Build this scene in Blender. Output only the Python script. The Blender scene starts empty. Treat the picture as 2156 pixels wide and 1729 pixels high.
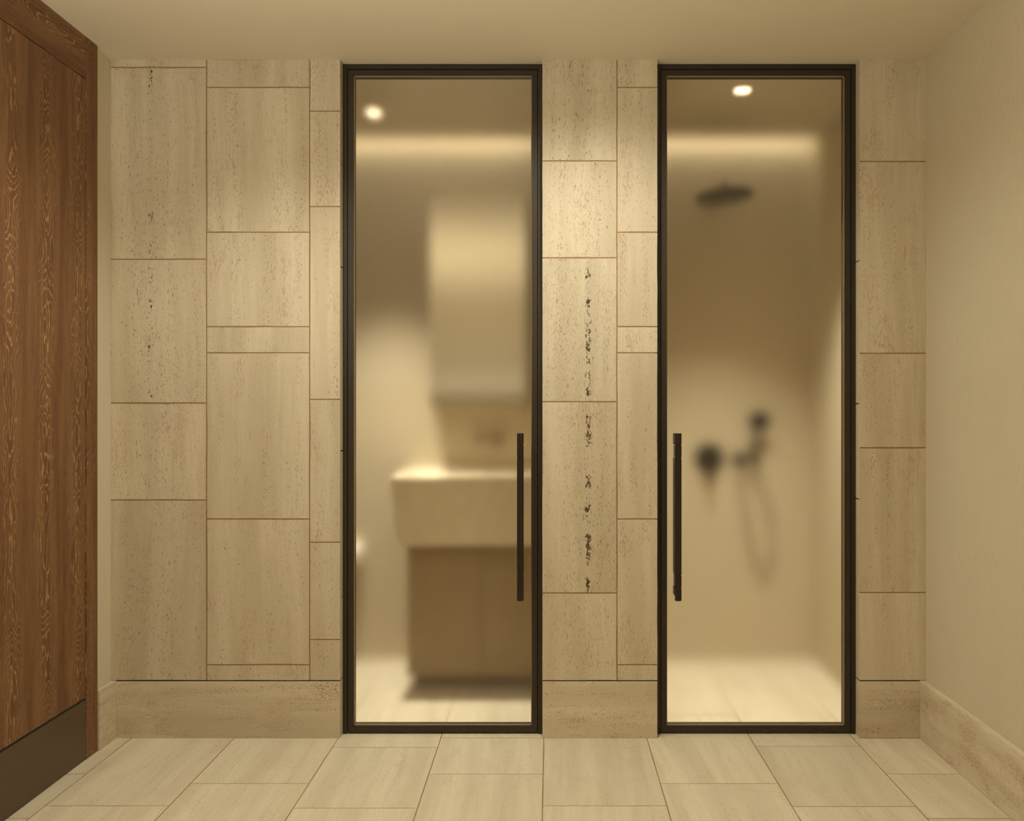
import bpy, bmesh, math, random
from mathutils import Vector, Matrix
random.seed(7)
P = 0.0018            # metres per photo pixel on the stone wall's plane
F = 2040.0            # focal length, photo pixels
VX, VY = 1158.0, 862.0
H = 692.5 * P         # camera height
CEIL = H + 736.5 * P
ZW = 2040.0           # stone wall front
ZF = 2065.6           # door frames' front
ZB = 2680.0           # rear wall of the two small rooms
ZC = 2650.0           # where their ceiling stops short of it (light slot)
XL, XR = -925.0, 791.5
sc = bpy.context.scene
C = sc.collection

# ------------------------------------------------------------------ camera, exposure, lights
cam = bpy.data.cameras.new('camera'); co = bpy.data.objects.new('camera', cam); C.objects.link(co)
co.location = (0, 0, H); co.rotation_euler = (math.pi/2, 0, 0)
cam.sensor_width = 36; cam.lens = 36*F/2156; cam.shift_x = -(VX-1078)/2156; cam.shift_y = (VY-864.5)/2156
cam.clip_start = 0.02
sc.camera = co
sc.view_settings.view_transform = 'Standard'; sc.view_settings.look = 'None'
sc.view_settings.gamma = 1; sc.view_settings.use_curve_mapping = False
sc.view_settings.exposure = 0.05
sc.cycles.use_denoising = True
sc.cycles.max_bounces = 14; sc.cycles.diffuse_bounces = 6; sc.cycles.glossy_bounces = 5; sc.cycles.transmission_bounces = 8
sc.cycles.sample_clamp_indirect = 4.0
w = bpy.data.worlds.new('world'); sc.world = w; w.use_nodes = True
w.node_tree.nodes['Background'].inputs[0].default_value = (1, .8, .5, 1)
w.node_tree.nodes['Background'].inputs[1].default_value = 0.0
WARM = (1.0, 0.955, 0.785)

def W3(px, py, Z): return Vector(((px-VX)*Z/F*P, Z*P, H+(VY-py)*Z/F*P))
def spot(name, loc, power, deg, blend, rad=0.03, rot=(0, 0, 0), col=WARM):
    l = bpy.data.lights.new(name, 'SPOT'); l.energy = power; l.spot_size = math.radians(deg); l.spot_blend = blend
    l.shadow_soft_size = rad; l.color = col
    o = bpy.data.objects.new(name, l); C.objects.link(o); o.location = loc; o.rotation_euler = rot
    return o
def area(name, loc, sx, sy, power, rot=(0, 0, 0), col=WARM, spread=180):
    l = bpy.data.lights.new(name, 'AREA'); l.shape = 'RECTANGLE'; l.size = sx; l.size_y = sy; l.energy = power; l.color = col
    l.spread = math.radians(spread)
    o = bpy.data.objects.new(name, l); C.objects.link(o); o.location = loc; o.rotation_euler = rot
    return o
R = math.radians
# front room: recessed ceiling lamps beyond the frame's top, an added upward fill further back
spot('lamp_near_left', (-0.86, 2.92, CEIL-.03), 52, 132, 1.0, .05)
spot('lamp_near_mid', (0.12, 3.02, CEIL-.03), 58, 154, 1.0, .05)
area('fill_uplight', (-0.75, 0.7, 1.3), 1.7, 2.8, 58, (R(180), 0, 0))  # unseen fill added to brighten the ceiling, not a fitting
# small rooms
SHOWER_LAMP = W3(1563, 188, 2229); BATH_LAMP = W3(787, 235, 2396)
spot('lamp_shower', SHOWER_LAMP-Vector((0, 0, .03)), 235, 81, 1.0, .03)
spot('lamp_bath', BATH_LAMP-Vector((0, 0, .03)), 270, 67, 1.0, .03)
area('slot_light_shower', (0.7565, (ZC+5)*P, CEIL+.09), 1.15, .02, 2.2, (R(28), 0, 0))
area('slot_light_bath', (-0.86, (ZC+5)*P, CEIL+.09), 1.6, .02, 3.2, (R(28), 0, 0))

# ------------------------------------------------------------------ node helpers
class N:
    def __init__(s, name):
        s.m = bpy.data.materials.new(name); s.m.use_nodes = True; s.t = s.m.node_tree; s.t.nodes.clear()
        s.out = s.t.nodes.new('ShaderNodeOutputMaterial')
    def n(s, typ, **k):
        x = s.t.nodes.new(typ)
        for a, b in k.items(): setattr(x, a, b)
        return x
    def put(s, sock, v):
        if hasattr(v, 'is_output') or isinstance(v, bpy.types.NodeSocket): s.t.links.new(v, sock)
        else: sock.default_value = v
    def math(s, op, a, b=0.0, c=None, clamp=False):
        x = s.n('ShaderNodeMath', operation=op, use_clamp=clamp); s.put(x.inputs[0], a); s.put(x.inputs[1], b)
        if c is not None: s.put(x.inputs[2], c)
        return x.outputs[0]
    def vec(s, a, b, c):
        x = s.n('ShaderNodeCombineXYZ'); s.put(x.inputs[0], a); s.put(x.inputs[1], b); s.put(x.inputs[2], c); return x.outputs[0]
    def noise(s, v, scale, detail=2, rough=.5, dist=0.0):
        x = s.n('ShaderNodeTexNoise'); s.put(x.inputs['Vector'], v); x.inputs['Scale'].default_value = scale
        x.inputs['Detail'].default_value = detail; x.inputs['Roughness'].default_value = rough; x.inputs['Distortion'].default_value = dist
        return x.outputs[0]
    def step(s, v, lo, hi):   # smooth ramp 0..1
        x = s.n('ShaderNodeMapRange', interpolation_type='SMOOTHSTEP'); s.put(x.inputs[0], v)
        s.put(x.inputs[1], lo); s.put(x.inputs[2], hi); return x.outputs[0]
    def mix(s, f, a, b, mode='MIX'):
        x = s.n('ShaderNodeMix', data_type='RGBA', blend_type=mode); s.put(x.inputs[0], f)
        s.put(x.inputs[6], a if not isinstance(a, tuple) else (*a, 1)); s.put(x.inputs[7], b if not isinstance(b, tuple) else (*b, 1))
        return x.outputs[2]
    def bsdf(s, col, rough=.6, metal=0.0, bump=None, bs=.2, bd=.002, spec=.5, **k):
        b = s.n('ShaderNodeBsdfPrincipled'); s.put(b.inputs['Base Color'], (*col, 1) if isinstance(col, tuple) else col)
        s.put(b.inputs['Roughness'], rough); b.inputs['Metallic'].default_value = metal; b.inputs['Specular IOR Level'].default_value = spec
        for a, v in k.items(): b.inputs[a].default_value = v
        if bump is not None:
            q = s.n('ShaderNodeBump'); q.inputs['Strength'].default_value = bs; q.inputs['Distance'].default_value = bd
            s.put(q.inputs['Height'], bump); s.t.links.new(q.outputs[0], b.inputs['Normal'])
        s.t.links.new(b.outputs[0], s.out.inputs[0]); return s.m
    def pos(s):
        g = s.n('ShaderNodeTexCoord'); x = s.n('ShaderNodeSeparateXYZ'); s.t.links.new(g.outputs['Object'], x.inputs[0])
        return x.outputs[0], x.outputs[1], x.outputs[2]
    def rnd(s): return s.n('ShaderNodeObjectInfo').outputs['Random']

def travertine(name, long_axis, light, dark, pitc, redc, pit_amt=1.0, band=None, zr=(306, 1011), bamp=.20, red=0.5, rough=.62, stretch=.22, wavy=0.0):
    m = N(name); x, y, z = m.pos(); r = m.rnd()
    a = {'x': (y, z, x), 'y': (x, z, y), 'z': (x, y, z)}[long_axis]     # (across, depth, along)
    off = m.math('MULTIPLY', r, 61.0)
    along0 = a[2]
    lean = m.math('MULTIPLY', m.math('SUBTRACT', r, .5), .10)
    wob = m.math('MULTIPLY', m.math('SUBTRACT', m.noise(m.vec(a[0], a[2], off), 5.0, 2), .5), .02 + wavy)
    ac = m.math('ADD', m.math('ADD', a[0], wob), m.math('MULTIPLY', along0, lean))
    ac = m.math('ADD', ac, off)
    V = m.vec(ac, a[1], m.math('MULTIPLY', along0, stretch))
    Vr = m.vec(ac, m.math('ADD', a[1], 3.0), m.math('MULTIPLY', along0, stretch))
    Vs = m.vec(ac, a[1], m.math('MULTIPLY', along0, .06))
    Vm = m.vec(ac, a[1], m.math('MULTIPLY', along0, .5))
    broad = m.noise(Vs, 11.0, 3, .6)
    col = m.mix(m.step(broad, .32, .68), dark, light)
    fine = m.noise(Vs, 120.0, 2, .6)
    col = m.mix(m.math('MULTIPLY', m.step(fine, .42, .66), .28), col, dark)
    cloud = m.noise(Vm, 9.0, 3, .55)
    redf = m.math('MULTIPLY', m.step(cloud, .50, .70), m.step(m.noise(Vr, 230, 3, .7), .47, .62))
    col = m.mix(m.math('MULTIPLY', redf, red), col, redc)
    # pits: short dashes that gather in bands
    bandn = m.step(m.noise(m.vec(ac, a[1], m.math('MULTIPLY', along0, .05)), 44.0, 3, .6), .42, .66)
    thr = m.math('SUBTRACT', .667, m.math('MULTIPLY', bandn, .10*pit_amt))
    p1 = m.noise(V, 390.0, 2, .55)
    pits = m.step(p1, thr, m.math('ADD', thr, .06))
    tint = m.step(m.noise(m.vec(ac, m.math('ADD', a[1], 9.0), m.math('MULTIPLY', along0, .08)), 22.0, 2), .42, .62)
    p2 = m.noise(m.vec(ac, a[1], m.math('MULTIPLY', along0, .45)), 210.0, 3, .6)
    pits2 = m.step(p2, .685, .72)
    pit = m.math('MAXIMUM', m.math('MULTIPLY', pits, .66), m.math('MULTIPLY', pits2, .8))
    if band is not None:
        dx = m.math('ABSOLUTE', m.math('SUBTRACT', a[0], m.math('ADD', band, m.math('MULTIPLY', m.math('SUBTRACT', m.noise(m.vec(0.0, 0.0, along0), 3.0, 2), .5), .02))))
        near = m.math('MULTIPLY', m.math('SUBTRACT', 1.0, m.step(dx, .003, .020)), m.math('MULTIPLY', m.math('LESS_THAN', along0, zr[1]*P), m.math('GREATER_THAN', along0, zr[0]*P)))
        pb = m.noise(m.vec(a[0], 0.0, m.math('MULTIPLY', along0, .6)), 95.0, 3, .7, .4)
        clus = m.step(m.noise(m.vec(0.0, 5.0, along0), 9.0, 1), .42, .58)
        pb = m.step(m.math('ADD', pb, m.math('MULTIPLY', m.math('MULTIPLY', near, clus), bamp)), .66, .69)
        pit = m.math('MAXIMUM', pit, m.math('MULTIPLY', pb, near))
        near2 = m.math('SUBTRACT', 1.0, m.step(dx, .05, .15))
        p3 = m.step(m.math('ADD', m.noise(V, 270.0, 2, .6), m.math('MULTIPLY', near2, .045)), .685, .72)
        pit = m.math('MAXIMUM', pit, m.math('MULTIPLY', p3, .8))
    pc = m.mix(m.math('MULTIPLY', tint, m.math('SUBTRACT', 1.0, pits2)), pitc, (.26, .13, .065))
    col = m.mix(m.math('MULTIPLY', pit, .88), col, pc)
    if band is not None: col = m.mix(m.math('MULTIPLY', m.math('MULTIPLY', pb, near), .8), col, (.055, .034, .020))
    tone = m.math('ADD', .95, m.math('MULTIPLY', r, .09))
    col = m.mix(1.0, col, m.vec(tone, tone, tone), 'MULTIPLY')
    h = m.math('SUBTRACT', m.math('MULTIPLY', m.noise(V, 90, 3, .6), .25), pit)
    return m.bsdf(col, rough, bump=h, bs=.35, bd=.0012, spec=.3)

LT, DK, PIT, RED = (.65, .575, .445), (.54, .465, .34), (.11, .07, .038), (.40, .22, .115)
M_TILE = travertine('travertine', 'z', LT, DK, PIT, RED, red=.55)
M_TILE_PIT = travertine('pitted_travertine', 'z', LT, DK, PIT, RED, pit_amt=1.0, band=(1238-VX)*P, red=.45)
M_TILE_LINE = travertine('lined_travertine', 'z', LT, DK, PIT, RED, band=(317-VX)*P, zr=(705, 1412), bamp=.12, red=.4)
M_RETURN = travertine('travertine_return', 'z', LT, DK, PIT, RED, pit_amt=.6, red=.3)
M_FLOOR = travertine('travertine_floor', 'y', (.69, .625, .49), (.60, .53, .40), (.07, .045, .025), RED, pit_amt=1.0, red=.4, rough=.5, stretch=.3)
M_BASE = travertine('travertine_base', 'x', (.68, .60, .465), (.555, .48, .355), (.16, .11, .07), (.38, .20, .11), pit_amt=1.35, red=.95, stretch=.4, wavy=.09)
M_BASE_SIDE = travertine('travertine_base_side', 'y', (.68, .60, .465), (.555, .48, .355), (.16, .11, .07), (.38, .20, .11), pit_amt=1.35, red=.95, stretch=.4, wavy=.09)

def grout():
    m = N('grout'); x, y, z = m.pos(); n = m.noise(m.vec(x, y, z), 60, 3)
    return m.bsdf(m.mix(n, (.27, .16, .083), (.38, .24, .13)), .9, spec=.1)
M_GROUT = grout()
def plaster(name, col, amt):
    m = N(name); x, y, z = m.pos()
    V = m.vec(x, y, m.math('MULTIPLY', z, .32)); n = m.noise(V, 85, 3, .55, .3); n2 = m.noise(m.vec(x, y, z), 5, 3)
    pits = m.step(m.noise(V, 120, 2, .5), .70, .76)
    c = m.mix(m.math('MULTIPLY', n2, .35), col, tuple(v*.86 for v in col))
    c = m.mix(m.math('MULTIPLY', pits, .45 if amt > 0 else 0.0), c, tuple(v*.62 for v in col))
    return m.bsdf(c, .85, bump=m.math('SUBTRACT', n, m.math('MULTIPLY', pits, .4)), bs=amt, bd=.0025, spec=.15)
M_PLASTER = plaster('plaster', (.625, .56, .43), .95)
M_CEIL = plaster('ceiling_paint', (.68, .605, .47), 0.0)
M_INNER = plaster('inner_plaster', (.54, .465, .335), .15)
def plain(name, col, rough=.5, metal=0.0, spec=.5, scale=40, var=.12, **k):
    m = N(name); x, y, z = m.pos(); n = m.noise(m.vec(x, y, z), scale, 3)
    return m.bsdf(m.mix(n, tuple(v*(1-var) for v in col), tuple(min(1, v*(1+var)) for v in col)), rough, metal, spec=spec, **k)
M_BRONZE = plain('dark_bronze', (.040, .030, .021), .48, .35)
M_GAP = plain('dark_gap', (.006, .004, .003), .8)  # near-black: shade of gaps put into the colour; also the plate lip
M_HANDLE = plain('handle_bronze', (.036, .028, .020), .42, .5)
M_POST = plain('pale_bronze', (.25, .16, .10), .4, .5)
M_LIP = plain('lip_brass', (.20, .135, .075), .45, .6)
M_KICK = plain('kick_plate_bronze', (.105, .068, .043), .42, .35)
M_GASKET = plain('gasket', (.30, .22, .12), .6)
M_BLACK = plain('matt_black', (.018, .013, .010), .45, .3)
M_WHITE = plain('white_paper', (.85, .80, .70), .8)
M_BASIN = plain('stone_basin', (.74, .66, .50), .55, scale=18)
M_OAK = plain('vanity_wood', (.31, .225, .125), .55, scale=12)
M_CARRY = plain('substrate', (.30, .24, .17), .9)

def wood(name, u_ax, v_ax, c0, per, seed):
    """u_ax across the grain, v_ax along it; veneer leaves 'per' wide, centred on c0."""
    m = N(name); ax = dict(zip('xyz', m.pos())); u, v = ax[u_ax], ax[v_ax]
    q = m.math('ADD', m.math('DIVIDE', m.math('SUBTRACT', u, c0), per), .5)
    wq = m.math('ADD', q, m.math('MULTIPLY', m.math('SUBTRACT', m.noise(m.vec(seed, u, v), 2.0, 2), .5), .10))
    idx = m.math('FLOOR', wq); fr = m.math('SUBTRACT', m.math('FRACT', wq), .5)
    sd = m.math('MULTIPLY', idx, 7.31)
    meander = m.math('MULTIPLY', m.math('SUBTRACT', m.noise(m.vec(sd, seed, m.math('MULTIPLY', v, 1.0)), 1.9, 3), .5), .34)
    d = m.math('ADD', fr, meander)
    n1 = m.noise(m.vec(sd, seed+3.0, m.math('MULTIPLY', v, 1.0)), 2.1, 2, .5)
    n2 = m.noise(m.vec(m.math('MULTIPLY', u, 6.0), sd, m.math('MULTIPLY', v, .9)), 4.0, 3, .5)
    ff = m.math('ADD', m.math('MULTIPLY', m.math('POWER', m.math('ADD', m.math('MULTIPLY', d, d), .0012), .80), 44.0), m.math('MULTIPLY', n1, 30.0))
    ff = m.math('ADD', ff, m.math('MULTIPLY', n2, 6.0))
    n3 = m.noise(m.vec(m.math('MULTIPLY', u, 1.0), sd, m.math('MULTIPLY', v, .30)), 60.0, 3, .6)
    ff = m.math('ADD', ff, m.math('MULTIPLY', n3, 1.5))
    saw = m.math('FRACT', ff)
    line = m.math('MULTIPLY', m.step(saw, .66, .88), m.math('SUBTRACT', 1.0, m.step(saw, .91, 1.0)))
    fib = m.noise(m.vec(m.math('MULTIPLY', u, 1.0), seed, m.math('MULTIPLY', v, .03)), 420, 3, .7)
    fib2 = m.noise(m.vec(u, seed, m.math('MULTIPLY', v, .08)), 26, 3, .6)
    core = m.math('SUBTRACT', 1.0, m.step(m.math('ABSOLUTE', d), .10, .44))
    amt = m.math('ADD', m.math('MULTIPLY', core, .62), .20)
    amt = m.math('MULTIPLY', amt, m.math('ADD', .35, m.math('MULTIPLY', m.noise(m.vec(u, seed, m.math('MULTIPLY', v, .5)), 18, 2), 1.15)))
    base = m.mix(m.step(fib2, .35, .68), (.110, .043, .017), (.180, .084, .034))
    base = m.mix(m.math('MULTIPLY', m.step(fib, .48, .62), .42), base, (.25, .125, .052))
    col = m.mix(m.math('MULTIPLY', line, amt, clamp=True), base, (.42, .255, .125))
    return m.bsdf(col, .5, bump=m.math('ADD', line, m.math('MULTIPLY', fib, .6)), bs=.18, bd=.0008, spec=.35)
WOOD_C = (1884)*P; WOOD_PER = 118*P
M_WOOD = wood('wood_leaf', 'y', 'z', WOOD_C, WOOD_PER, 1.7)
M_WOOD_STILE = wood('wood_stile', 'y', 'z', 2050*P, .30, 5.1)
M_WOOD_RAIL = wood('wood_rail', 'z', 'y', CEIL-.05, .17, 9.4)

def frosted():
    m = N('frosted_glass')
    g = m.n('ShaderNodeBsdfGlass', distribution='BECKMANN'); g.inputs['Color'].default_value = (1, .985, .95, 1)
    g.inputs['Roughness'].default_value = .235; g.inputs['IOR'].default_value = 1.45
    m.t.links.new(g.outputs[0], m.out.inputs[0]); return m.m
M_GLASS = frosted()
def mirror_mat():
    m = N('mirror'); return m.bsdf((.58, .56, .52), .04, 1.0)
M_MIRROR = mirror_mat()
def glow(name, s):
    m = N(name); e = m.n('ShaderNodeEmission'); e.inputs[0].default_value = (1, .80, .50, 1); e.inputs[1].default_value = s
    m.t.links.new(e.outputs[0], m.out.inputs[0]); return m.m
M_GLOW = glow('lamp_glow', 8.0)

# ------------------------------------------------------------------ mesh helpers
def add_box(bm, a, b, bev=0.0):
    r = bmesh.ops.create_cube(bm, size=1.0); vs = r['verts']
    for v in vs: v.co = Vector([a[i] + (v.co[i]+.5)*(b[i]-a[i]) for i in range(3)])
    if bev: bmesh.ops.bevel(bm, geom=list({e for v in vs for e in v.link_edges}), offset=bev, segments=2, affect='EDGES')
def boxbm(a, b, bev=0.0):
    bm = bmesh.new(); add_box(bm, a, b, bev); return bm
def obj(name, bm, mat, parent=None, smooth=False):
    me = bpy.data.meshes.new(name); bmesh.ops.recalc_face_normals(bm, faces=bm.faces); bm.to_mesh(me); bm.free()
    me.materials.append(mat)
    if smooth:
        for p in me.polygons: p.use_smooth = True
    o = bpy.data.objects.new(name, me); C.objects.link(o)
    if parent is not None: o.parent = parent; o.matrix_parent_inverse = Matrix.Translation(-parent.location)
    return o
def box(name, a, b, mat, parent=None, bev=0.0):
    return obj(name, boxbm(a, b, bev), mat, parent)
def pbox(name, x0, x1, z0, z1, h0, h1, mat, parent=None, bev=0.0):
    """photo-pixel box: X, depth Z, height above floor in pixels"""
    return box(name, (x0*P, z0*P, h0*P), (x1*P, z1*P, h1*P), mat, parent, bev)
def thing(name, label, cat, loc, group=None):
    o = bpy.data.objects.new(name, None); C.objects.link(o); o.location = loc; o.empty_display_size = .1
    o['label'] = label; o['category'] = cat
    if group: o['group'] = group
    return o
def tag(o, label, cat, group=None):
    o['label'] = label; o['category'] = cat
    if group: o['group'] = group
    return o
def struct(o, label=None, cat=None):
    o['kind'] = 'structure'
    if label: o['label'] = label
    if cat: o['category'] = cat
    return o
def sroot(name, label, cat, loc):
    o = bpy.data.objects.new(name, None); C.objects.link(o); o.location = loc; o.empty_display_size = .1
    return struct(o, label, cat)
def lathe_bm(prof, axis='z', c=(0, 0, 0), seg=32):
    """prof: (radius, height) pairs; closed with caps"""
    bm = bmesh.new(); rings = []
    for r, h in prof:
        ring = []
        for k in range(seg):
            t = 2*math.pi*k/seg; p = (r*math.cos(t), r*math.sin(t), h)
            if axis == 'y': p = (p[0], p[2], p[1])
            if axis == 'x': p = (p[2], p[0], p[1])
            ring.append(bm.verts.new(Vector(p)+Vector(c)))
        rings.append(ring)
    for A, B in zip(rings, rings[1:]):
        for k in range(seg): bm.faces.new((A[k], A[(k+1) % seg], B[(k+1) % seg], B[k]))
    bm.faces.new(rings[0][::-1]); bm.faces.new(rings[-1]); return bm
def tube_bm(pts, r, seg=12):
    bm = bmesh.new(); rings = []; pts = [Vector(p) for p in pts]; up = Vector((.13, .97, .21)).normalized()
    for i, p in enumerate(pts):
        t = (pts[min(i+1, len(pts)-1)]-pts[max(i-1, 0)]).normalized()
        a = t.cross(up)
        if a.length < .05: a = t.cross(Vector((0, 0, 1)))
        a.normalize(); b = t.cross(a).normalized(); rr = r[i] if isinstance(r, (list, tuple)) else r
        rings.append([bm.verts.new(p+(a*math.cos(2*math.pi*k/seg)+b*math.sin(2*math.pi*k/seg))*rr) for k in range(seg)])
    for A, B in zip(rings, rings[1:]):
        for k in range(seg): bm.faces.new((A[k], A[(k+1) % seg], B[(k+1) % seg], B[k]))
    bm.faces.new(rings[0][::-1]); bm.faces.new(rings[-1]); return bm
def smooth_path(pts, n=8):
    pts = [Vector(p) for p in pts]; q = [pts[0]]+pts+[pts[-1]]; out = []
    for i in range(1, len(q)-2):
        for k in range(n):
            t = k/n; a, b, c, d = q[i-1:i+3]
            out.append(.5*((2*b)+(c-a)*t+(2*a-5*b+4*c-d)*t*t+(3*b-a-3*c+d)*t**3))
    out.append(pts[-1]); return out

def slab(name, rect, front, depth, mat, parent, plane='wall', jag=.0005, chips=0):
    """a stone with slightly worn, uneven edges. rect in metres (u0,u1,v0,v1); front = position of its face, depth behind it.
    plane 'wall': u=x, v=z, face looks to -y; 'floor': u=x, v=y, face looks up; 'wall_x+'/'wall_x-': u=y, v=z"""
    u0, u1, v0, v1 = rect; pts = []
    def edge(a, b, nrm):
        L = (Vector(b)-Vector(a)).length; n = max(1, min(6, int(L/.07)))
        for k in range(n):
            p = Vector(a).lerp(Vector(b), k/n)
            if 0 < k: p = p + Vector(nrm)*random.uniform(-jag, jag*2.2)
            pts.append(p)
    edge((u0, v0), (u1, v0), (0, 1)); edge((u1, v0), (u1, v1), (-1, 0)); edge((u1, v1), (u0, v1), (0, -1)); edge((u0, v1), (u0, v0), (1, 0))
    bm = bmesh.new()
    def P3(p, d):
        if plane == 'wall': return (p[0], front+d, p[1])
        if plane == 'floor': return (p[0], p[1], front-d)
        if plane == 'wall_x+': return (front+d, p[0], p[1])
        return (front-d, p[0], p[1])
    A = [bm.verts.new(P3(p, 0)) for p in pts]; B = [bm.verts.new(P3(p, depth)) for p in pts]; n = len(pts)
    bm.faces.new(A); bm.faces.new(B[::-1])
    for k in range(n): bm.faces.new((A[k], B[k], B[(k+1) % n], A[(k+1) % n]))
    return obj(name, bm, mat, parent)

# ------------------------------------------------------------------ room shell
hp = lambda y: (1554.5-y)            # photo row on the stone wall -> height in px
GAP = 1.25                            # half a joint, px
HC = 1429.0
ROOM_BACK = -1.6
# stone wall: core of three piers + tiles
bm = bmesh.new()
piers = [(-1300, -442), (-16, 226), (652, 1100)]
for a, b in piers: add_box(bm, ((a+4)*P, (ZW+.6)*P, 0), ((b-4)*P, (2150)*P, CEIL))
wall_back = struct(obj('wall_back', bm, M_GROUT), 'travertine clad wall with two glass doors', 'wall')
rowsA = [142, 546, 849, 1053]; rowsB = [184, 489, 688, 743, 1093, 1400]; rowsC = [234, 435, 841, 1142, 1347]
rowsD = [339, 543, 846, 1249]; rowsR = [340, 744, 943, 1248]
rowsRet1 = [342, 560, 950, 1260]; rowsRet2 = [548, 850, 1052]
BASE_T = 1433.5
def column(x0, x1, rows, mat, lo=False, hi=False):
    ys = [125.5-GAP]+rows+[BASE_T-1.2-GAP+GAP]
    for i in range(len(ys)-1):
        t = ys[i]+GAP; b = ys[i+1]-(GAP if i < len(ys)-2 else 0)
        a = x0-VX+(GAP if not lo else 0); c = x1-VX-(GAP if not hi else 0)
        slab('tile', (a*P, c*P, hp(b)*P, hp(t)*P), ZW*P+random.uniform(0, .0004), .006, mat, wall_back)
column(233, 435, rowsA, M_TILE_LINE, lo=True); column(435, 652, rowsB, M_TILE); column(652, 716, rowsC, M_TILE, hi=True)
column(1142, 1299, rowsD, M_TILE_PIT, lo=True); column(1299, 1384, rowsB, M_TILE, hi=True)
column(1810, 1949.5, rowsR, M_TILE, lo=True, hi=True)
def ret_column(X, sgn, rows):
    ys = [125.5-GAP]+rows+[BASE_T-1.2]
    for i in range(len(ys)-1):
        t = ys[i]+GAP; b = ys[i+1]-(GAP if i < len(ys)-2 else 0)
        slab('return_tile', ((ZW+6/1.8/1+.2)*P, 2140*P, hp(b)*P, hp(t)*P), X*P, .006, M_RETURN, wall_back, 'wall_x-' if sgn > 0 else 'wall_x+')
ret_column(-442, 1, rowsRet1); ret_column(-16, -1, rowsRet1); ret_column(226, 1, rowsRet2); ret_column(652, -1, rowsRet2)

# side walls, ceiling, wall behind the camera
wl = bmesh.new(); add_box(wl, (XL*P-.12, ROOM_BACK, 0), (XL*P, 2044*P, CEIL))
struct(obj('wall_left', wl, M_PLASTER), 'beige plaster wall strip beside the wooden door', 'wall')
struct(box('wall_right', (XR*P, ROOM_BACK, 0), (XR*P+.12, 2044*P, CEIL), M_PLASTER), 'beige rough plaster wall', 'wall')
struct(box('wall_front', (XL*P-.12, ROOM_BACK-.1, 0), (XR*P+.12, ROOM_BACK, CEIL), M_PLASTER), 'plaster wall opposite the stone wall', 'wall')
struct(box('ceiling', (XL*P-.6, ROOM_BACK-.1, CEIL), (XR*P+.6, ZC*P, CEIL+.16), M_CEIL), 'smooth beige ceiling', 'ceiling')

# floor
XA, XB = -1250, 1000
floor = struct(box('floor', (XA*P, ROOM_BACK-.1, -.05), (XB*P, (ZB+30)*P, -.0009), M_GROUT), 'pale travertine tile floor', 'floor')
cols = [-1097, -881, -665, -446, -230, -13, 204, 422, 638, 855]
known = {0: [1839.5], 1: [1692, 2096], 2: [1793, 2197], 3: [1682, 1984], 4: [1839.5, 2041.5], 5: [1692, 2096], 6: [1793, 2197], 7: [1689, 1992], 8: [1839.5]}
G2 = 1.0
for c in range(len(cols)-1):
    ks = list(known[c]); rr = random.Random(c*5+3)
    while ks[0] > -300: ks.insert(0, ks[0]-rr.choice((200, 303, 404)))
    while ks[-1] < ZB+10: ks.append(ks[-1]+rr.choice((200, 303, 404)))
    for a, b in zip(ks, ks[1:]):
        y0, y1 = max(a+G2, ROOM_BACK/P), min(b-G2, ZB+20)
        if y1-y0 < 3: continue
        slab('floor_tile', ((cols[c]+G2)*P, (cols[c+1]-G2)*P, y0*P, y1*P), -random.uniform(0, .0003), .006, M_FLOOR, floor, 'floor', jag=.0003)

# skirting: three lengths on the stone wall with a gap above, its shade painted near-black, one on each side wall
base_back = sroot('baseboard_back', 'tall travertine skirting under the stone wall, cut by the two glass doors', 'skirting', (0, ZW*P, 0))
def base_piece(x0, x1, wrapL, wrapR):
    hb = hp(BASE_T+1.2)
    pbox('stone_length', x0, x1, ZW, 2140, 0, hb, M_BASE, base_back, .0006)
    pbox('shadow_gap', x0+.4, x1-.4, ZW+.35, 2140, hb, hb+2.6, M_GAP, base_back)
base_piece(-913.4, -442, 0, 1); base_piece(-16, 226, 1, 1); base_piece(652, 778.5, 1, 0)
struct(box('baseboard_left', (XL*P, 1964*P, 0), (-913.4*P, ZW*P+.02, hp(BASE_T)*P), M_BASE_SIDE, None, .0012), 'short travertine skirting between wooden door and stone wall', 'skirting')
struct(box('baseboard_right', (778.5*P, ROOM_BACK, 0), (XR*P, ZW*P+.02, hp(BASE_T)*P), M_BASE_SIDE, None, .0012), 'long travertine skirting along the plaster wall', 'skirting')

# small rooms behind: walls
RH = CEIL
struct(box('wall_bath_rear', (-1260*P, ZB*P, 0), (105*P, (ZB+40)*P, CEIL+.16), M_INNER), 'plaster wall seen through the frosted glass, behind basin', 'wall')
struct(box('wall_shower_rear', (105*P, ZB*P, 0), (840*P, (ZB+40)*P, CEIL+.16), M_INNER), 'plaster wall seen through the frosted glass, behind shower fittings', 'wall')
struct(box('wall_partition', (20*P, 2152*P, 0), (190*P, ZB*P-.002, RH-.001), M_INNER), 'wall between bathroom and shower', 'wall')
struct(box('wall_shower_side', (728*P, 2152*P, 0), (840*P, ZB*P-.002, RH-.001), M_INNER), 'shower side wall beyond the frosted glass', 'wall')
struct(box('wall_bath_side', (-1260*P, 2152*P, 0), (-1150*P, ZB*P-.002, RH-.001), M_INNER), 'bathroom side wall', 'wall')
struct(box('trim_1', (-1260*P, (ZB+40)*P-.02, CEIL+.16), (840*P, ZC*P-.03, CEIL+.2), M_CEIL), 'top of the light slot', 'trim')

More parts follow.
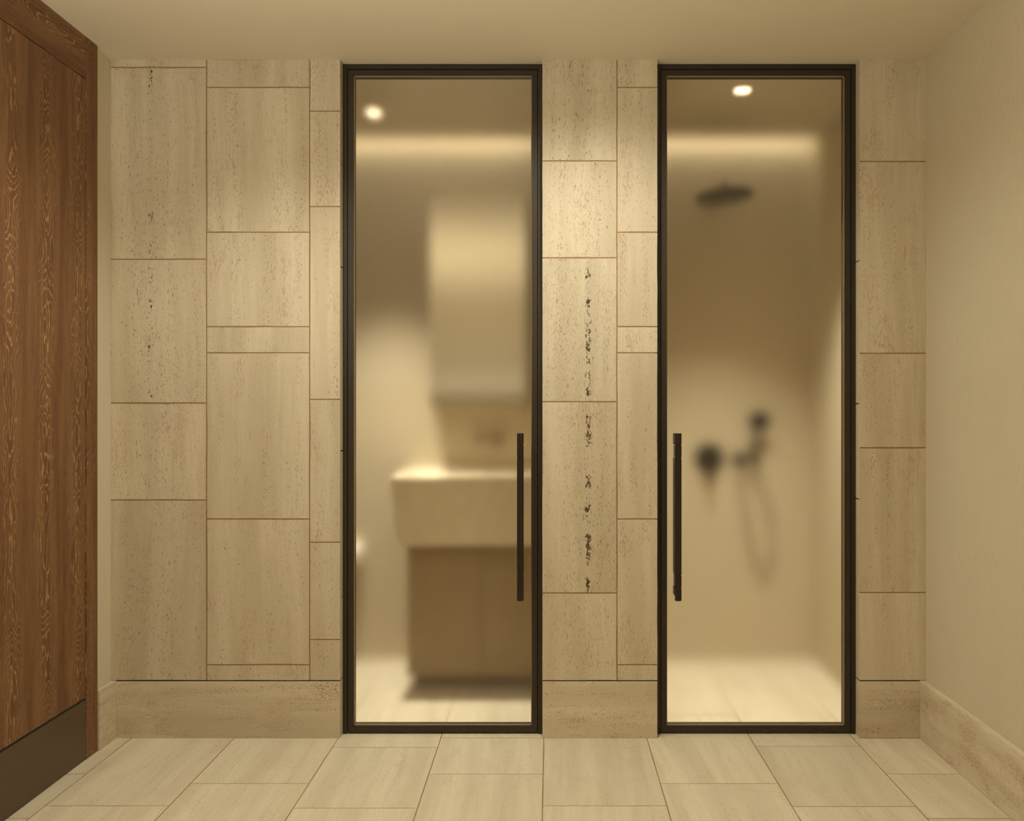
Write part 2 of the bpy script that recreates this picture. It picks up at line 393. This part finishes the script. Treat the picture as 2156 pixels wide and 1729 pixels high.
# ------------------------------------------------------------------ wooden door in the left wall
door_w = sroot('door_3', 'brown cathedral-grained wooden door with dark metal kick plate', 'door', (XL*P, 1660*P, 0))
XF = -916.5
Z1, Z0 = 1963.0, 1367.0
def xbox(name, xf, z0, z1, h0, h1, mat, parent, bev=.0008, back=XL): return box(name, (back*P, z0*P, h0*P), (xf*P, z1*P, h1*P), mat, parent, bev)
rail_h = HC-83
xbox('stile', XF, Z1-48, Z1, 0, HC-.3, M_WOOD_STILE, door_w)
xbox('stile', XF, Z0, Z0+48, 0, HC-.3, M_WOOD_STILE, door_w)
xbox('top_rail', XF, Z0+48, Z1-48, rail_h, HC-.3, M_WOOD_RAIL, door_w)
xbox('shadow_groove', XL+3.0, Z0+48, Z1-48, 0, rail_h, M_GAP, door_w, 0)  # near-black sheet paints the shadow line around the leaf
xbox('door_leaf', XF-1.2, Z0+49.2, Z1-48.8, 122.5, rail_h-1.2, M_WOOD, door_w, back=XL+2)
kp = xbox('kick_plate', XF-.4, Z0+49.2, Z1-48.6, 2.5, 119.0, M_KICK, door_w, .0006, back=XL+2); kp['label'] = 'dark bronze kick plate'
xbox('plate_lip', XF-1.0, Z0+49.2, Z1-48.6, 119.0, 122.0, M_GAP, door_w, .0003, back=XL+2)

# ------------------------------------------------------------------ glass doors
def glass_door(name, X0, X1, label, hx, jl, jr):
    r = sroot(name, label, 'door', ((X0+X1)/2*P, ZF*P, 0))
    jw = 9.6; d0, d1 = ZF, ZF+42
    pbox('jamb', X0, X0+jw, d0, d1, 0, HC-.5, M_BRONZE, r, .0006); pbox('jamb', X1-jw, X1, d0, d1, 0, HC-.5, M_BRONZE, r, .0006)
    pbox('head_frame', X0+jw, X1-jw, d0, d1, HC-jw-1, HC-.5, M_BRONZE, r, .0006)
    # rebate behind the gap
    rb = bmesh.new()
    for a, b, h0, h1 in ((X0+jw-.1, X0+jw+3, 3, HC-jw), (X1-jw-3, X1-jw+.1, 3, HC-jw)): add_box(rb, (a*P, (d0+9)*P, h0*P), (b*P, (d1-2)*P, h1*P))
    add_box(rb, ((X0+jw)*P, (d0+9)*P, (HC-jw-4)*P), ((X1-jw)*P, (d1-2)*P, (HC-jw-.5)*P))
    obj('rebate', rb, M_GAP, r)
    leaf = bpy.data.objects.new('door_leaf', None); C.objects.link(leaf); leaf.parent = r
    leaf.matrix_parent_inverse = Matrix.Translation(-r.location); leaf.location = ((X0+X1)/2*P, ZF*P, 0)
    a, b = X0+jw+1.4, X1-jw-1.4; sw = 11.8; top = HC-jw-1-1.6; bot = 3.2
    fz0, fz1 = ZF+1.0, ZF+30
    pbox('stile', a, a+sw, fz0, fz1, bot, top, M_BRONZE, leaf, .0006); pbox('stile', b-sw, b, fz0, fz1, bot, top, M_BRONZE, leaf, .0006)
    pbox('top_rail', a+sw, b-sw, fz0, fz1, top-11.5, top, M_BRONZE, leaf, .0006)
    pbox('bottom_rail', a+sw, b-sw, fz0, fz1, bot, bot+13.6, M_BRONZE, leaf, .0006)
    # glazing bead
    gb = bmesh.new(); g = 1.6
    for x0, x1, h0, h1 in ((a+sw, a+sw+g, bot+13.6, top-11.5), (b-sw-g, b-sw, bot+13.6, top-11.5),
                           (a+sw, b-sw, top-11.5-g, top-11.5), (a+sw, b-sw, bot+13.6, bot+13.6+g)):
        add_box(gb, (x0*P, (fz0+4)*P, h0*P), (x1*P, (fz0+9)*P, h1*P))
    obj('glazing_bead', gb, M_GASKET, leaf)
    gp = pbox('glass_pane', a+sw+.2, b-sw-.2, fz0+9, fz0+13, bot+13.8, top-11.7, M_GLASS, leaf)
    gp['label'] = 'frosted glass pane'
    # pull handle: grooved round bar standing off the glass on flat fins and two paler posts
    hd = bpy.data.objects.new('pull_handle', None); C.objects.link(hd); hd.parent = r
    zb = fz0+9-40; cx = (hx-VX)*zb/F
    hd.matrix_parent_inverse = Matrix.Translation(-r.location); hd.location = (cx*P, zb*P, 0)
    hy = lambda y: 692.5+(VY-y)*zb/F
    R0 = 7.0*zb/F
    prof = []; cuts = [912.5, 937.5, 964.5, 1211.5, 1239, 1265]
    h = [hy(v) for v in cuts][::-1]
    prof = [(R0-.5, h[0]), (R0, h[0]+.5)]
    for v in h[1:-1]: prof += [(R0, v-1.0), (R0-1.1, v-.9), (R0-1.1, v+.9), (R0, v+1.0)]
    prof += [(R0, h[-1]-.5), (R0-.5, h[-1])]
    bmh = lathe_bm([(q*P, t*P) for q, t in prof], c=(cx*P, zb*P, 0), seg=40)
    for v in bmh.verts:      # fine fluting
        d = Vector((v.co.x-cx*P, v.co.y-zb*P)); k = int(round(math.atan2(d.y, d.x)/(2*math.pi)*40)) % 2
        if k: v.co.x -= d.x*.07; v.co.y -= d.y*.07
    b_ = obj('grip_bar', bmh, M_HANDLE, hd)
    gz = fz0+9
    def fin(nm, ya, yb, mat, w=R0-.9): return pbox(nm, cx-w, cx+w, zb+1, gz-.1, hy(yb)+.9, hy(ya)-.9, mat, hd, .0004)
    fin('fin', 912.5, 937.5, M_HANDLE); fin('fin', 964.5, 1211.5, M_HANDLE); fin('fin', 1239, 1258, M_HANDLE)
    fin('post', 937.5, 964.5, M_POST, R0-1.8); fin('post', 1211.5, 1239, M_POST, R0-1.8)
    return r
glass_door('door_1', -442, -16, 'frosted glass door in dark bronze frame, basin behind it, handle on the shower-door side', 1095.5, 0, 0)
glass_door('door_2', 226, 652, 'frosted glass door in dark bronze frame, shower head behind it, handle on the basin-door side', 1428, 0, 0)

# ------------------------------------------------------------------ fittings behind the glass
def downlight(name, c, label, rad):
    t = thing(name, label, 'lamp', (c.x, c.y, CEIL-.001), 'downlights behind the glass doors')
    obj('trim_ring', ring_bm(rad*1.25, rad, c), M_WHITE, t)
    obj('lens', lathe_bm([(rad*.98, CEIL-.0035), (rad*.98, CEIL-.0012)], c=(c.x, c.y, 0)), M_GLOW, t)
def ring_bm(ro, ri, c, z0=None, z1=None, seg=32):
    z0 = CEIL-.006 if z0 is None else z0; z1 = CEIL-.0002 if z1 is None else z1
    bm = bmesh.new(); L = []
    for r, z in ((ro, z1), (ro, z0), (ri, z0), (ri, z1)):
        L.append([bm.verts.new((c.x+r*math.cos(2*math.pi*k/seg), c.y+r*math.sin(2*math.pi*k/seg), z)) for k in range(seg)])
    for i in range(4):
        A, B = L[i], L[(i+1) % 4]
        for k in range(seg): bm.faces.new((A[k], A[(k+1) % seg], B[(k+1) % seg], B[k]))
    return bm
downlight('downlight', BATH_LAMP, 'small round glowing ceiling downlight blurred behind the basin-side glass door', .028)
downlight('downlight', SHOWER_LAMP, 'small round glowing ceiling downlight blurred behind the shower glass door', .032)

# shower head
Zs = 2460
c = W3(1525, 414, Zs)
t = thing('rain_shower', 'round flat dark rain shower head on a wall arm, blurred behind glass', 'shower head', (c.x, ZB*P, c.z+.05))
ds = lathe_bm([(.122, -.015), (.131, -.011), (.132, .010), (.126, .015), (.035, .016), (.022, .022), (.018, .045)], seg=48)
bmesh.ops.transform(ds, matrix=Matrix.Translation(c) @ Matrix.Rotation(R(-5), 4, 'Y'), verts=ds.verts)
obj('spray_disc', ds, M_BLACK, t)
top = c+Vector((.003, 0, .050))
obj('arm', tube_bm(smooth_path([top-Vector((0, 0, .015)), top+Vector((0, .012, .003)), top+Vector((0, .04, .010)), (top.x, ZB*P-.03, top.z+.010), (top.x, ZB*P, top.z+.010)]), .011), M_BLACK, t)
obj('wall_flange', lathe_bm([(.030, ZB*P-.010), (.030, ZB*P-.0005)], 'y', (top.x, 0, top.z+.010)), M_BLACK, t)

# mixer valve
c = W3(1493, 964, ZB)
t = thing('shower_valve', 'large round dark shower mixer with lever pointing down, leftmost wall fitting', 'valve', tuple(c))
obj('escutcheon', lathe_bm([(.074, -.010), (.076, -.004), (.076, -.0005)], 'y', tuple(c), 40), M_BLACK, t)
obj('knob', lathe_bm([(.030, -.062), (.034, -.055), (.034, -.010)], 'y', tuple(c)), M_BLACK, t)
obj('lever', tube_bm([c+Vector((0, -.050, 0)), c+Vector((0, -.055, -.05)), c+Vector((.002, -.058, -.135))], [.016, .013, .009]), M_BLACK, t)
# outlet elbow
c2 = W3(1556, 966, ZB)
# hand shower
c3 = W3(1592, 886, ZB)
br = W3(1583, 962, ZB)
t = thing('hand_shower', 'dark hand shower standing upright in its wall bracket, hose hanging below', 'hand shower', tuple(br))
obj('outlet_plate', lathe_bm([(.036, -.008), (.036, -.0005)], 'y', tuple(c2)), M_BLACK, t)
obj('outlet_elbow', tube_bm(smooth_path([c2, c2+Vector((0, -.03, 0)), c2+Vector((0, -.042, -.012)), c2+Vector((0, -.044, -.045))]), .014), M_BLACK, t)
obj('bracket', tube_bm([br, br+Vector((0, -.05, 0))], .022), M_BLACK, t)
obj('handle', tube_bm(smooth_path([br+Vector((0, -.055, -.03)), br+Vector((.002, -.055, .05)), Vector((c3.x, br.y-.06, c3.z-.04))]), [.013]*9+[.015]*8), M_BLACK, t)
hs = lathe_bm([(.030, .012), (.052, .004), (.054, -.010), (.048, -.014)], 'y', (0, 0, 0), 32)
bmesh.ops.transform(hs, matrix=Matrix.Translation((c3.x, br.y-.065, c3.z)) @ Matrix.Rotation(R(18), 4, 'X'), verts=hs.verts)
obj('spray_head', hs, M_BLACK, t)
hw = [c2+Vector((0, -.044, -.045)), W3(1560, 1040, ZB)+Vector((0, -.04, 0)), W3(1576, 1130, ZB)+Vector((0, -.03, 0)), W3(1602, 1210, ZB)+Vector((0, -.025, 0)),
      W3(1624, 1150, ZB)+Vector((0, -.03, 0)), W3(1612, 1050, ZB)+Vector((0, -.045, 0)), br+Vector((0, -.055, -.03))]
obj('hose', tube_bm(smooth_path(hw),   .005, 10), M_POST, t)

# basin, vanity, mirror, tap, paper
bx0, bx1 = (822-VX)*2335/F, 19.0
hT = 692.5-(1006-VY)*2335/F; hB = 692.5-(1152-VY)*2335/F
t = thing('washbasin', 'thick pale stone block washbasin above the dark cabinet', 'basin', ((bx0+bx1)/2*P, ZB*P, hB*P))
bm = bmesh.new()
out_top = [(bx0, 2335), (bx1, 2335), (bx1, ZB-.5), (bx0, ZB-.5)]; out_bot = [(bx0+15, 2352), (bx1, 2352), (bx1, ZB-.5), (bx0+15, ZB-.5)]
inn_top = [(bx0+18, 2352), (bx1-16, 2352), (bx1-16, ZB-34), (bx0+18, ZB-34)]; inn_bot = [(bx0+60, 2392), (bx1-50, 2392), (bx1-50, ZB-70), (bx0+60, ZB-70)]
loops = [[bm.verts.new((x*P, z*P, h*P)) for x, z in L] for L, h in ((out_bot, hB), (out_top, hT), (inn_top, hT), (inn_bot, hT-58))]
for A, B in zip(loops, loops[1:]):
    for k in range(4): bm.faces.new((A[k], A[(k+1) % 4], B[(k+1) % 4], B[k]))
bm.faces.new(loops[0][::-1]); bm.faces.new(loops[-1])
bmesh.ops.bevel(bm, geom=bm.edges[:], offset=.004, segments=2, affect='EDGES')
obj('bowl', bm, M_BASIN, t)
obj('drain', lathe_bm([(.022, 0), (.022, .003)], c=((bx0+bx1)/2*P, 2500*P, (hT-58)*P+.0005)), M_BLACK, t)
vx0 = (857-VX)*2390/F
t = thing('vanity_cabinet', 'dark brown vanity cabinet under the stone basin', 'cabinet', ((vx0+bx1)/2*P, ZB*P, 0))
hbot = 692.5-(1424-VY)*2390/F
pbox('body', vx0, bx1, 2396, ZB-.5, hbot, hB-.4, M_OAK, t, .001)
mid = (vx0+bx1)/2
for a, b in ((vx0+1, mid-1), (mid+1, bx1-1)): pbox('door', a, b, 2388, 2396, hbot+1, hB-4, M_OAK, t, .001)
pbox('plinth', vx0+12, bx1, 2440, ZB-.5, 0, hbot, M_OAK, t)
mx0, mx1 = (905-VX)*2585/F, (1106-VX)*2585/F
mh1, mh0 = 692.5+(VY-405)*2585/F, 692.5+(VY-858)*2585/F
t = thing('mirror_cabinet', 'tall rectangular mirror cabinet hanging over the basin', 'mirror', ((mx0+mx1)/2*P, ZB*P, mh0*P))
pbox('carcass', mx0, mx1, 2590, ZB-.4, mh0, mh1, M_INNER, t, .0008)
pbox('mirror_glass', mx0+1, mx1-1, 2587, 2590, mh0+1, mh1-1, M_MIRROR, t)
c = W3(1010, 921, ZB); cc = W3(1046, 925, ZB)
t = thing('basin_tap', 'wall mounted dark basin spout with lever beside it, under the mirror', 'tap', tuple(c))
obj('spout', tube_bm(smooth_path([c+Vector((0, -.001, 0)), c+Vector((0, -.13, 0)), c+Vector((0, -.16, -.006)), c+Vector((0, -.17, -.03))]), .012), M_POST, t)
obj('spout_flange', lathe_bm([(.028, -.008), (.028, -.0005)], 'y', tuple(c)), M_POST, t)
obj('lever_body', lathe_bm([(.022, -.055), (.024, -.05), (.028, -.008), (.028, -.0005)], 'y', tuple(cc)), M_POST, t)
obj('lever', tube_bm([cc+Vector((0, -.05, 0)), cc+Vector((.004, -.055, -.05))], .008), M_POST, t)
c = W3(742, 1166, ZB-35)
t = thing('toilet_roll', 'white toilet paper roll on a wall holder, half hidden by the door stile', 'toilet paper', tuple(c))
obj('paper', lathe_bm([(.052, -.05), (.055, -.048), (.055, .048), (.052, .05)], 'x', tuple(c), 36), M_WHITE, t)
obj('holder', tube_bm([c+Vector((-.06, 0, 0)), c+Vector((.06, 0, 0))], .009), M_BLACK, t)
obj('holder_arm', tube_bm([c+Vector((-.058, 0, 0)), c+Vector((-.058, 35*P-.0005, 0))], .008), M_BLACK, t)
